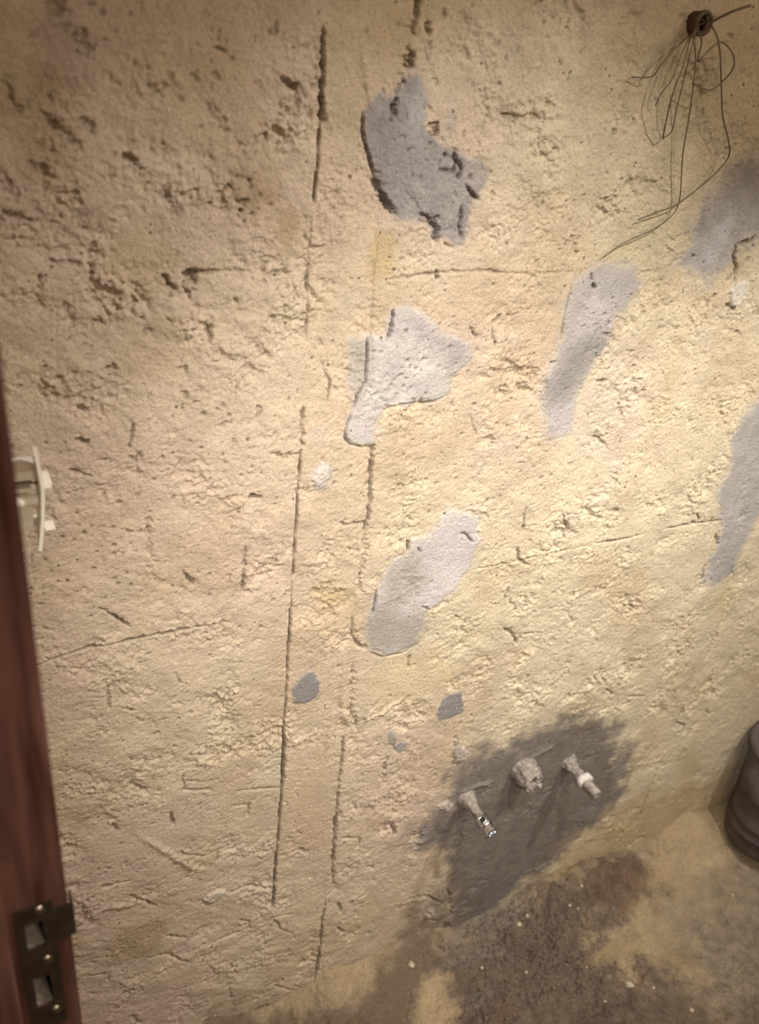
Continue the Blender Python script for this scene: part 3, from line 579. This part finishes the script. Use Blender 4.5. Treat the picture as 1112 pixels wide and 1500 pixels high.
for (px, py, rx, ry, c, op) in [(820, 1290, .06, .03, (.30, .185, .08), .7), (770, 1310, .03, .02, (.30, .18, .08), .6), (915, 1330, .04, .012, (.16, .09, .04), .7), (740, 1480, .04, .02, (.13, .065, .045), .5), (870, 1490, .1, .03, (.07, .04, .028), .6),
                                (1040, 1270, .08, .02, (.42, .31, .19), .6), (1060, 1250, .05, .012, (.2, .14, .08), .5), (1000, 1400, .06, .04, (.26, .18, .10), .5), (1070, 1430, .06, .03, (.22, .17, .13), .5), (850, 1450, .06, .03, (.12, .085, .06), .5),
                                (700, 1400, .03, .02, (.16, .13, .105), .5), (960, 1290, .08, .03, (.34, .24, .13), .6), (900, 1390, .08, .03, (.30, .215, .115), .7), (1010, 1440, .05, .02, (.27, .21, .13), .4), (705, 1460, .03, .025, (.16, .135, .115), .6)]:
    Fl.blob(px, py, rx, ry, c, op)
co = np.stack([Fl.A, Fl.B, Fl.h], -1)
floor = Fl.mesh('floor', co, DIRT, None, names={}); tag(floor, 'floor strewn with sand, mortar dust and dark crumbly dirt', kind='structure')
def hf(x, y):
    i = min(np.searchsorted(Fl.a, x), len(Fl.a)-1); j = min(np.searchsorted(Fl.b, y), len(Fl.b)-1); return float(Fl.h[j, i])

# ------------------------------------------------------------------ the rest of the room, plain
XL, YJ = 0.031, -0.38              # inside face of the left wall; far jamb of the doorway
def shell(name, *boxes, mat=ROUGH_WALL):
    bm = bmesh.new()
    for a, b in boxes: box(bm, a, b)
    return tag(obj(name, bm, mat), kind='structure')
shell('wall_back_upper', ((-.15, .0, 1.655), (2.6, .12, 2.6)), ((-.15, .02, -.05), (2.6, .14, 1.66)), ((1.99, -.002, -.05), (2.6, .03, 1.66)), mat=simple('coarse_yellow_plaster', (.44, .33, .21), (.56, .44, .30), 16, .95, 0, .9, dist=.006))
shell('wall_left', ((-.13, YJ+.03, -.05), (XL, .02, 2.6)), ((-.13, -2.4, -.05), (XL, -1.24, 2.6)), ((-.13, -1.24, 2.14), (XL, YJ+.03, 2.6)))
shell('wall_right', ((2.5, -2.4, -.05), (2.62, .02, 2.6)))
shell('wall_front', ((-.13, -2.52, -.05), (2.62, -2.4, 2.6)))
shell('ceiling', ((-.13, -2.5, 2.58), (2.62, .12, 2.7)))
shell('floor_slab', ((-1.6, -2.5, -.06), (2.6, .02, -.035)), ((-1.6, -2.5, -.04), (.10, .02, .0)), ((.1, -2.5, -.04), (2.6, -.6, .0)), mat=simple('dusty_screed', (.17, .125, .08), (.30, .22, .135), 12, .95))

# ------------------------------------------------------------------ doorway: jamb, stop, strike plate
door = tag(empty('door_1', (0, YJ, 0)), 'dark red varnished wooden door frame with a two-hole strike plate', kind='structure')
def J(px, py): return at(px, py, YJ)
jx = XL + .0015
sx0, sx1 = -.0022, .0225           # strike plate, left and right
zt, zb = J(60, 1322).z, J(95, 1492).z
h1 = (.0035, .0150, J(60, 1385).z, J(60, 1346).z)      # x0, x1, z0, z1 of the upper hole
h2 = (.0035, .0150, J(72, 1469).z, J(72, 1424).z)
def holed(bm, x0, x1, z0, z1, y0, y1, hs):
    zs = [z0]
    for (a, b, c, d) in sorted(hs, key=lambda q: q[2]):
        box(bm, (x0, y0, zs[-1]), (x1, y1, c)); box(bm, (x0, y0, c), (a, y1, d)); box(bm, (b, y0, c), (x1, y1, d)); zs.append(d)
    box(bm, (x0, y0, zs[-1]), (x1, y1, z1))
bm = bmesh.new(); holed(bm, -.13, jx, -.03, 2.12, YJ, YJ+.03, [h1, h2]); o = obj('jamb', bm, WOOD, door)
bm = bmesh.new(); box(bm, (-.10, YJ-.012, -.02), (-.0075, YJ, 2.12), .0022); obj('door_stop', bm, WOOD, door, True)
bm = bmesh.new(); box(bm, (-.13, -1.24, -.02), (jx, -1.21, 2.12)); obj('jamb', bm, WOOD, door)
bm = bmesh.new(); box(bm, (-.13, -1.24, 2.12), (jx, YJ+.03, 2.15)); obj('head', bm, WOOD, door)
pl = None
bm = bmesh.new(); holed(bm, sx0, sx1, zb, zt, YJ-.0016, YJ-.0001, [h1, h2])
box(bm, (sx1, YJ-.0016, h1[2]+.002), (jx+.0035, YJ-.0001, h1[3]+.008)); box(bm, (jx+.002, YJ-.001, h1[2]+.002), (jx+.0035, YJ+.010, h1[3]+.008))
pl = obj('strike_plate', bm, STEEL, door); pl['label'] = 'dark steel strike plate with two square holes and a curved lip'
for hh in (h1, h2):
    bm = bmesh.new(); a, b, c, d = hh
    box(bm, (a-.001, YJ+.0245, c-.001), (b+.001, YJ+.026, d+.001)); obj('mortise', bm, BLACK, pl)  # black back paints the depth shade, paler wedge below the lit floor
    bm = bmesh.new(); e = (d-c)
    lo_ = [bm.verts.new(v) for v in ((a, YJ+.001, c-.0005), (b, YJ+.001, c-.0005), (b, YJ+.0244, c-.0005), (a, YJ+.0244, c-.0005))]
    hi_ = [bm.verts.new(v) for v in ((a, YJ+.001, c+e*.05), (b, YJ+.001, c+e*.03), (b, YJ+.0244, c+e*.10), (a, YJ+.0244, c+e*.55))]
    bm.faces.new(lo_); bm.faces.new((hi_[0], hi_[1], hi_[3])); bm.faces.new((hi_[1], hi_[2], hi_[3]))
    for k_ in range(4): bm.faces.new((lo_[k_], lo_[(k_+1) % 4], hi_[(k_+1) % 4], hi_[k_]))
    q = obj('mortar_fill', bm, CEMENT, pl); q['label'] = 'mortar wedge in the strike hole, shaped as its lit floor'
for (px, py) in ((56, 1331), (68, 1403), (81, 1476)):
    p = J(px, py); bm = bmesh.new(); lathe(bm, (p.x, YJ-.0014, p.z), (0, -1, 0), [(0, .0040), (.0008, .0038), (.0016, .0022), (.0018, 0)], 16); obj('screw', bm, SCREW, pl, True)

# ------------------------------------------------------------------ light switch hanging out of the left wall
kx = .069
ya = -D + .655; yb = ya + .066
sw = tag(empty('light_switch', (XL, ya+.03, H-.56*.69)), 'cream light switch pulled out of the wall beside the door frame, seen edge-on', 'light switch')
def zat(py, y): return at(60, py, y).z
z_t, z_m, z_b = zat(656, ya), zat(706, ya), zat(805, ya)
bm = bmesh.new()
near = [(52, 654), (59, 688), (64.5, 718), (64.5, 760), (62.5, 785), (60.5, 807)]; far = [(50.5, 656), (48.5, 688), (52.5, 718), (54, 760), (55.5, 785), (58, 806)]
yb = ya + .030; row = []
for a_, b_ in zip(near, far):
    pn, pf = at(*a_, ya), at(*b_, yb); dx = Vector((.0022, 0, 0)); row.append([bm.verts.new(v) for v in (pn - dx, pn + dx*.3, pf + dx, pf)])
for r0, r1 in zip(row, row[1:]):
    for k_ in range(4): bm.faces.new((r0[k_], r0[(k_+1) % 4], r1[(k_+1) % 4], r1[k_]))
bm.faces.new(row[0][::-1]); bm.faces.new(row[-1])
bmesh.ops.remove_doubles(bm, verts=bm.verts, dist=1e-5); fp = obj('face_plate', bm, WHITE, sw)
zz = lambda py: zat(py, ya+.02)
bm = bmesh.new()
yf = ya + .018
box(bm, (.0400, yf, zz(700)), (kx-.001, yf+.028, zz(687)), .0008)           # module top bar
box(bm, (.0400, yf, zz(717)), (kx-.006, yf+.028, zz(711)), .0006)
box(bm, (.0400, yf, zz(712)), (.0470, yf+.028, zz(699)))
box(bm, (.0470, yf+.012, zz(712)), (kx-.004, yf+.028, zz(699)))
obj('switch_module', bm, WHITE, sw)
bm = bmesh.new(); tube(bm, [(.0440, yf-.003, zz(726)), (kx-.002, yf-.003, zz(727))], .0052, 14); box(bm, (.0400, yf, zz(734)), (.046, yf+.02, zz(719))); obj('terminal', bm, WHITE, sw, False)
bm = bmesh.new(); box(bm, (.0405, yf+.002, zz(772)), (kx-.007, yf+.028, zz(735)), .001); box(bm, (.0440, yf-.001, zz(773)), (kx-.003, yf+.02, zz(768)), .0006); obj('switch_module', bm, WHITE, sw)
bm = bmesh.new(); box(bm, (.0480, yf+.0095, zz(710)), (.0600, yf+.0118, zz(701))); obj('contact_slot', bm, BLACK, sw)
bm = bmesh.new(); tube(bm, [(.052, yf+.004, zz(704)), (.060, yf+.001, zz(703)), (kx, yf-.001, zz(705))], .0012, 8); obj('wire', bm, WIRE, sw, True)
bm = bmesh.new(); box(bm, (kx+.0005, ya+.010, zat(717, ya+.01)), (kx+.0090, ya+.03, zat(707, ya+.01)), .001); obj('rocker', bm, WHITE, sw)
bm = bmesh.new(); box(bm, (kx+.0005, ya+.010, zat(779, ya+.01)), (kx+.0085, ya+.024, zat(777, ya+.01)), .0005); obj('rocker', bm, WHITE, sw)
bm = bmesh.new(); box(bm, (XL-.002, yf, zz(775)), (.0405, yf+.03, zz(690))); o = obj('wall_box', bm, WHITE, sw); o['label'] = 'box collar at the wall'

# ------------------------------------------------------------------ the three pipe stubs in the damp cement
def lumpy(o, amp, sc, seed=0):
    me = o.data; n = len(me.vertices); v = np.zeros(n*3, np.float32); me.vertices.foreach_get('co', v); v = v.reshape(-1, 3)
    nn = np.zeros(n*3, np.float32); me.vertices.foreach_get('normal', nn); nn = nn.reshape(-1, 3)
    k = fbm(v[:, 0]+v[:, 1]*.7, v[:, 2]-v[:, 1]*.6, sc, 3, seed, .6); v += nn*(amp*k)[:, None]
    me.vertices.foreach_set('co', v.ravel()); me.update()
b1 = wallpt(683, 1168); b2 = wallpt(766, 1125); b3 = wallpt(832, 1116)
t1 = tag(empty('water_pipe', (b1[0], 0, b1[1])), 'cement-crusted water pipe stub ending in a shiny chrome fitting with a hole', 'pipe', 'water pipe stubs in the damp cement')
P = lambda b, y, dx=0, dz=0: Vector((b[0]+dx, y, b[1]+dz))
bm = bmesh.new(); lathe(bm, P(b1, .004), (0, -1, 0), [(0, .019), (.006, .0165), (.012, .0135), (.018, .0125), (.024, .0100), (.026, 0)], 28, .0010, 3); o = obj('mortar_collar', bm, CEMENT, t1, True); lumpy(o, .003, .012, 3)
bm = bmesh.new(); lathe(bm, P(b1, -.018), (0, -1, 0), [(0, .0080), (.004, .0088), (.008, .0078), (.016, .0082), (.024, .0076), (.034, .0080), (.036, .0076)], 24, .0005, 5); o = obj('pipe', bm, CEMENT, t1, True); lumpy(o, .0014, .008, 4)
bm = bmesh.new()
lathe(bm, P(b1, -.046), (0, -1, 0), [(0, .0070), (.0004, .0100), (.0012, .0106), (.0195, .0106), (.0203, .0100), (.0206, .0086), (.0300, .0086), (.0303, .0100), (.0310, .0106), (.0345, .0106), (.0350, .0100), (.0350, .0070), (.0300, .0066), (.0295, 0)], 40)
fit = obj('chrome_fitting', bm, CHROME, t1); fit['label'] = 'chrome fitting with a screw hole in its side'
# side hole facing up-left toward the viewer
c0 = P(b1, -.0570); vd = (Vector((0, -D, H)) - c0); vd.y = 0; vd.normalize()
bm = bmesh.new(); lathe(bm, c0 + vd*.0085, vd, [(0, .0042), (.0036, .0046), (.0044, .0058), (.0030, .0072), (.0010, .0076)], 24); obj('hole_rim', bm, CHROME, fit, True)
bm = bmesh.new(); lathe(bm, c0 + vd*.0085, vd, [(0, 0), (.0034, .0), (.0035, .0046), (0, .0046)], 20); obj('hole', bm, BLACK, fit)

t2 = tag(empty('mixer_valve', (b2[0], 0, b2[1])), 'lumpy cement-covered mixer valve between the two water pipe stubs', 'valve')
bm = bmesh.new(); lathe(bm, P(b2, .006), (0, -1, 0), [(0, .027), (.008, .0255), (.014, .0245), (.022, .0235), (.030, .0225), (.036, .0195), (.040, .0150), (.0405, .0105), (.036, .0085), (.026, .0080), (.026, 0)], 40, .0009, 8)
o = obj('valve_body', bm, CEMENT, t2, True); lumpy(o, .0042, .013, 8)
bm = bmesh.new(); lathe(bm, P(b2, -.0215, 0, -.001), (0, -1, 0), [(0, 0), (.0, .0078), (.006, .0082), (.0062, 0)], 20); obj('bore', bm, BLACK, t2)
for (dx, dz, s) in ((-.008, -.014, 1.0), (.013, -.012, .8), (.004, .009, .7), (-.015, .004, .9)):
    bm = bmesh.new(); bmesh.ops.create_icosphere(bm, subdivisions=3, radius=.0052*s, matrix=Matrix.Translation(P(b2, -.034, dx, dz))); o = obj('mortar_lump', bm, CEMENT, t2, True); lumpy(o, .003, .006, int(dx*1000)+20)

t3 = tag(empty('water_pipe', (b3[0], 0, b3[1])), 'cement-crusted water pipe stub with a pale ring nut, rightmost of the stubs', 'pipe', 'water pipe stubs in the damp cement')
bm = bmesh.new(); lathe(bm, P(b3, .004), (0, -1, 0), [(0, .0165), (.006, .0140), (.012, .0125), (.018, .0110), (.022, .0085), (.024, 0)], 24, .0012, 13); o = obj('mortar_collar', bm, CEMENT, t3, True); lumpy(o, .004, .010, 13)
bm = bmesh.new(); lathe(bm, P(b3, -.016), (0, -1, 0), [(0, .0085), (.006, .0095), (.012, .0088), (.020, .0090), (.026, .0090)], 24, .0006, 14); o = obj('pipe', bm, CEMENT, t3, True); lumpy(o, .0022, .008, 14)
bm = bmesh.new(); lathe(bm, P(b3, -.040), (0, -1, 0), [(0, .0090), (.002, .0145), (.009, .0150), (.012, .0138), (.013, .0090)], 24, .0006, 15); o = obj('ring_nut', bm, PALE, t3, True); lumpy(o, .0018, .008, 15); o['label'] = 'pale mortar-caked ring nut'
bm = bmesh.new(); lathe(bm, P(b3, -.050), (0, -1, 0), [(0, .0090), (.006, .0105), (.012, .0090), (.022, .0086), (.032, .0082), (.033, .0060), (.030, .0)], 24, .0006, 16); o = obj('threaded_end', bm, CEMENT, t3, True); lumpy(o, .0014, .007, 16)

# ------------------------------------------------------------------ conduit and loose wires, upper right
cb = wallpt(1016, 33)
cd = tag(empty('conduit_pipe', (cb[0], 0, cb[1])), 'dark dusty conduit end sticking out of the wall at the top right', 'conduit')
bm = bmesh.new(); lathe(bm, P(cb, .004), (0, -1, 0), [(0, .0108), (.014, .0108), (.015, .0122), (.020, .0122), (.021, .0112), (.021, .0084), (.004, .0082)], 32, .0003, 2); obj('tube', bm, CONDUIT, cd, True)
bm = bmesh.new(); lathe(bm, P(cb, -.0005), (0, -1, 0), [(0, .0), (0, .0084), (.002, .0084), (.002, 0)], 24); obj('bore', bm, BLACK, cd)
for i, (dx, dz) in enumerate(((-.005, .003), (.004, -.004), (.003, .006))):
    bm = bmesh.new(); tube(bm, spline([P(cb, .0, dx*.8, dz*.8), P(cb, -.010, dx*.6, dz), P(cb, -.020, dx*-.3, dz*.7), P(cb, -.012, dx*1.1, -dz*.8)]), .0017, 8); obj('cable_core', bm, CONDUIT, cd, True)
wires = [
 ([(1020, 42, -.028), (1010, 62, -.045), (1000, 100, -.05), (988, 130, -.045), (978, 168, -.03), (971, 203, -.012)], 'bare wire hanging straight down-left from the conduit, ending in a tight bend', .0011),
 ([(971, 203, -.012), (984, 192, -.015), (990, 165, -.025), (1001, 120, -.035), (1012, 75, -.04), (1020, 45, -.028)], 'wire returning up from the tight bend to the conduit', .0010),
 ([(1022, 44, -.026), (1028, 62, -.04), (1022, 90, -.05), (1040, 72, -.055), (1058, 62, -.055), (1074, 80, -.05), (1074, 100, -.045), (1060, 118, -.04), (1040, 132, -.035), (1014, 122, -.03)], 'wire curled in a round loop below the conduit', .0012),
 ([(1040, 34, -.028), (1050, 52, -.04), (1055, 80, -.04), (1057, 130, -.035), (1059, 170, -.03), (1067, 205, -.025), (1068, 228, -.022), (1052, 250, -.02), (1028, 272, -.018), (990, 300, -.014), (960, 312, -.010), (935, 322, -.006)], 'longest wire, bowing right and sweeping down-left above the cement patch', .0012),
 ([(1016, 50, -.026), (1019, 90, -.035), (1014, 140, -.03), (1008, 180, -.022), (1000, 230, -.016), (996, 290, -.012), (985, 315, -.010), (960, 334, -.009), (940, 344, -.008), (910, 358, -.007), (885, 376, -.006)], 'wire dropping almost straight from the conduit to a frayed kink', .0011),
 ([(1010, 52, -.024), (985, 75, -.03), (968, 95, -.028), (955, 112, -.02), (925, 113, -.009)], 'thin wire running left from the conduit to a notch', .0010),
 ([(1036, 36, -.028), (1056, 25, -.04), (1078, 15, -.05), (1100, 8, -.055)], 'thick wire end pointing up to the right', .0017),
 ([(1012, 52, -.024), (998, 80, -.03), (985, 115, -.03), (970, 135, -.02), (960, 155, -.010)], 'faint wire fanning out left of the tight bend', .0008)]
for pts, lab, r in wires:
    P3 = [at(x, y, d) for x, y, d in pts]; bm = bmesh.new(); tube(bm, spline(P3, 7), r*.75, 6); o = obj('loose_wire', bm, WIRE, None, True); tag(o, lab, 'wire', 'loose wires hanging from the conduit')

# ------------------------------------------------------------------ dark ribbed tub at the right edge
rad = .082
r_ = ray(1066, 1186); n_ = Vector((r_[0], r_[1], 0)).normalized(); side = Vector((n_.y, -n_.x, 0))
s_ = (-(rad + .016) + D - side.y*rad) / n_.y
c_ = Vector((0, -D, 0)) + n_*s_ + side*rad
z0 = H + r_[2] * s_ / math.hypot(r_[0], r_[1]) - .012
z0 = min(z0, hf(c_.x, c_.y) + .004)
tub = tag(empty('plastic_tub', (c_.x, c_.y, 0)), 'dark purple-brown ribbed tub cut off by the right edge of the photo', 'tub')
bm = bmesh.new()
lathe(bm, (c_.x, c_.y, z0), (0, 0, 1), [(0, 0), (0, rad-.022), (.004, rad-.010), (.013, rad-.002), (.030, rad), (.052, rad+.001), (.054, rad+.004), (.060, rad+.004), (.062, rad+.002), (.080, rad+.002), (.082, rad+.0045), (.088, rad+.0045), (.090, rad+.003),
      (.150, rad+.005), (.152, rad+.007), (.158, rad+.007), (.160, rad+.006), (.260, rad+.010), (.260, rad+.004), (.02, rad-.010), (.010, 0)], 64)
obj('body', bm, TUB, tub, True)
bm = bmesh.new(); lathe(bm, (c_.x, c_.y, z0), (0, 0, 1), [(.252, rad+.009), (.252, rad+.018), (.268, rad+.018), (.270, rad+.002), (.262, rad+.002)], 64); obj('rim', bm, TUB, tub, True)

# ------------------------------------------------------------------ chips, pebbles and clods on the floor
def stone(name, px, py, r, mat, label, cat, group, sq=(1, 1, .6), seed=0):
    p = atz(px, py, .012)
    for _ in range(3): p = atz(px, py, hf(p.x, p.y))
    bm = bmesh.new(); bmesh.ops.create_icosphere(bm, subdivisions=3 if r > .006 else 2, radius=r); q = random.Random(seed+int(px)*3+int(py))
    cuts = [Vector((q.uniform(-1, 1), q.uniform(-1, 1), q.uniform(-1, 1))).normalized() for _ in range(6)]
    r *= .8
    for v in bm.verts:
        v.co *= .8
        for c in cuts:
            d = v.co.dot(c) - r*.72
            if d > 0: v.co -= c*d
        v.co = Vector((v.co.x*sq[0], v.co.y*sq[1], v.co.z*sq[2]))
    bmesh.ops.rotate(bm, verts=bm.verts, cent=(0, 0, 0), matrix=Matrix.Rotation(q.uniform(0, 6.28), 3, 'Z') @ Matrix.Rotation(q.uniform(-.4, .4), 3, 'X'))
    o = obj(name, bm, mat); o.location = (p.x, p.y, hf(p.x, p.y) + r*sq[2]*.45); tag(o, label, cat, group)
G = 'stone chips scattered on the dirt'
stone('stone_chip', 922, 1444, .010, PEBBLE, 'largest pale stone chip lying on the dark dirt', 'stone', G, (.8, 1.1, .6))
stone('stone_chip', 833, 1412, .007, PEBBLE, 'long thin pale stone chip left of the largest one', 'stone', G, (.5, 1.5, .5))
stone('stone_chip', 850, 1319, .0045, PEBBLE, 'white chip on the reddish clods by the wall', 'stone', G)
stone('stone_chip', 836, 1321, .0042, PEBBLE, 'white chip just left of the one on the reddish clods', 'stone', G)
stone('stone_chip', 852, 1298, .0045, PEBBLE, 'pale chip highest up against the wall', 'stone', G)
stone('stone_chip', 771, 1425, .0038, PEBBLE, 'tiny bright chip alone on the dark brown dirt', 'stone', G)
stone('stone_chip', 772, 1342, .0060, PEBBLE, 'pale chip at the foot of the damp cement', 'stone', G)
stone('stone_chip', 760, 1354, .0065, PEBBLE, 'dull chip beside the pale one at the foot of the damp cement', 'stone', G)
stone('stone_chip', 957, 1447, .0048, PEBBLE, 'dull tan chip right of the largest stone chip', 'stone', G)
stone('stone_chip', 1013, 1480, .0055, PEBBLE, 'tan chip low at the right of the dirt', 'stone', G)
stone('stone_chip', 886, 1467, .0055, PEBBLE, 'tan chip below and left of the largest stone chip', 'stone', G)
stone('stone_chip', 860, 1418, .0042, PEBBLE, 'small chip right of the long thin one', 'stone', G)
stone('stone_chip', 893, 1430, .0026, PEBBLE, 'smallest chip up-left of the largest stone chip', 'stone', G)
stone('stone_chip', 1073, 1311, .0045, PEBBLE, 'pale chip on the grey dirt near the tub', 'stone', G)
stone('stone_chip', 1053, 1208, .0042, PEBBLE, 'bright chip beside the foot of the tub', 'stone', G)
stone('stone_chip', 1068, 1214, .0040, PEBBLE, 'second chip beside the foot of the tub, closer to it', 'stone', G)
stone('stone_chip', 603, 1413, .0080, PEBBLE, 'tan chip at the left end of the rubble', 'stone', G)
stone('stone_chip', 706, 1418, .0040, PEBBLE, 'chip on the grey dirt left of the dark heap', 'stone', G)
# crumbs of earth nobody could count
bm = bmesh.new(); q = random.Random(9)
for i in range(3200):
    if i % 4: px, py = q.gauss(790, 65), q.gauss(1375, 45)
    else: px, py = q.uniform(600, 1112), q.uniform(1290, 1500)
    p = atz(px, py, .012)
    if Fl.c[min(np.searchsorted(Fl.b, p.y), len(Fl.b)-1), min(np.searchsorted(Fl.a, p.x), len(Fl.a)-1), 0] > .22 or p.y > -.006 or p.x > 1.98 or p.x < .15 or p.y < -.55: continue
    r = q.choice((.0010, .0013, .0016, .002, .0028))
    z = hf(p.x, p.y)
    res = bmesh.ops.create_icosphere(bm, subdivisions=1, radius=r, matrix=Matrix.Translation((p.x, p.y, z + r*.3)) @ Matrix.Rotation(q.uniform(0, 6), 4, 'Z') @ Matrix.Diagonal((q.uniform(.7, 1.3), q.uniform(.7, 1.3), q.uniform(.5, .9), 1)))
o = obj('earth_crumbs', bm, CLOD); tag(o, 'dark crumbs of earth and mortar over the floor', 'dirt', kind='stuff')
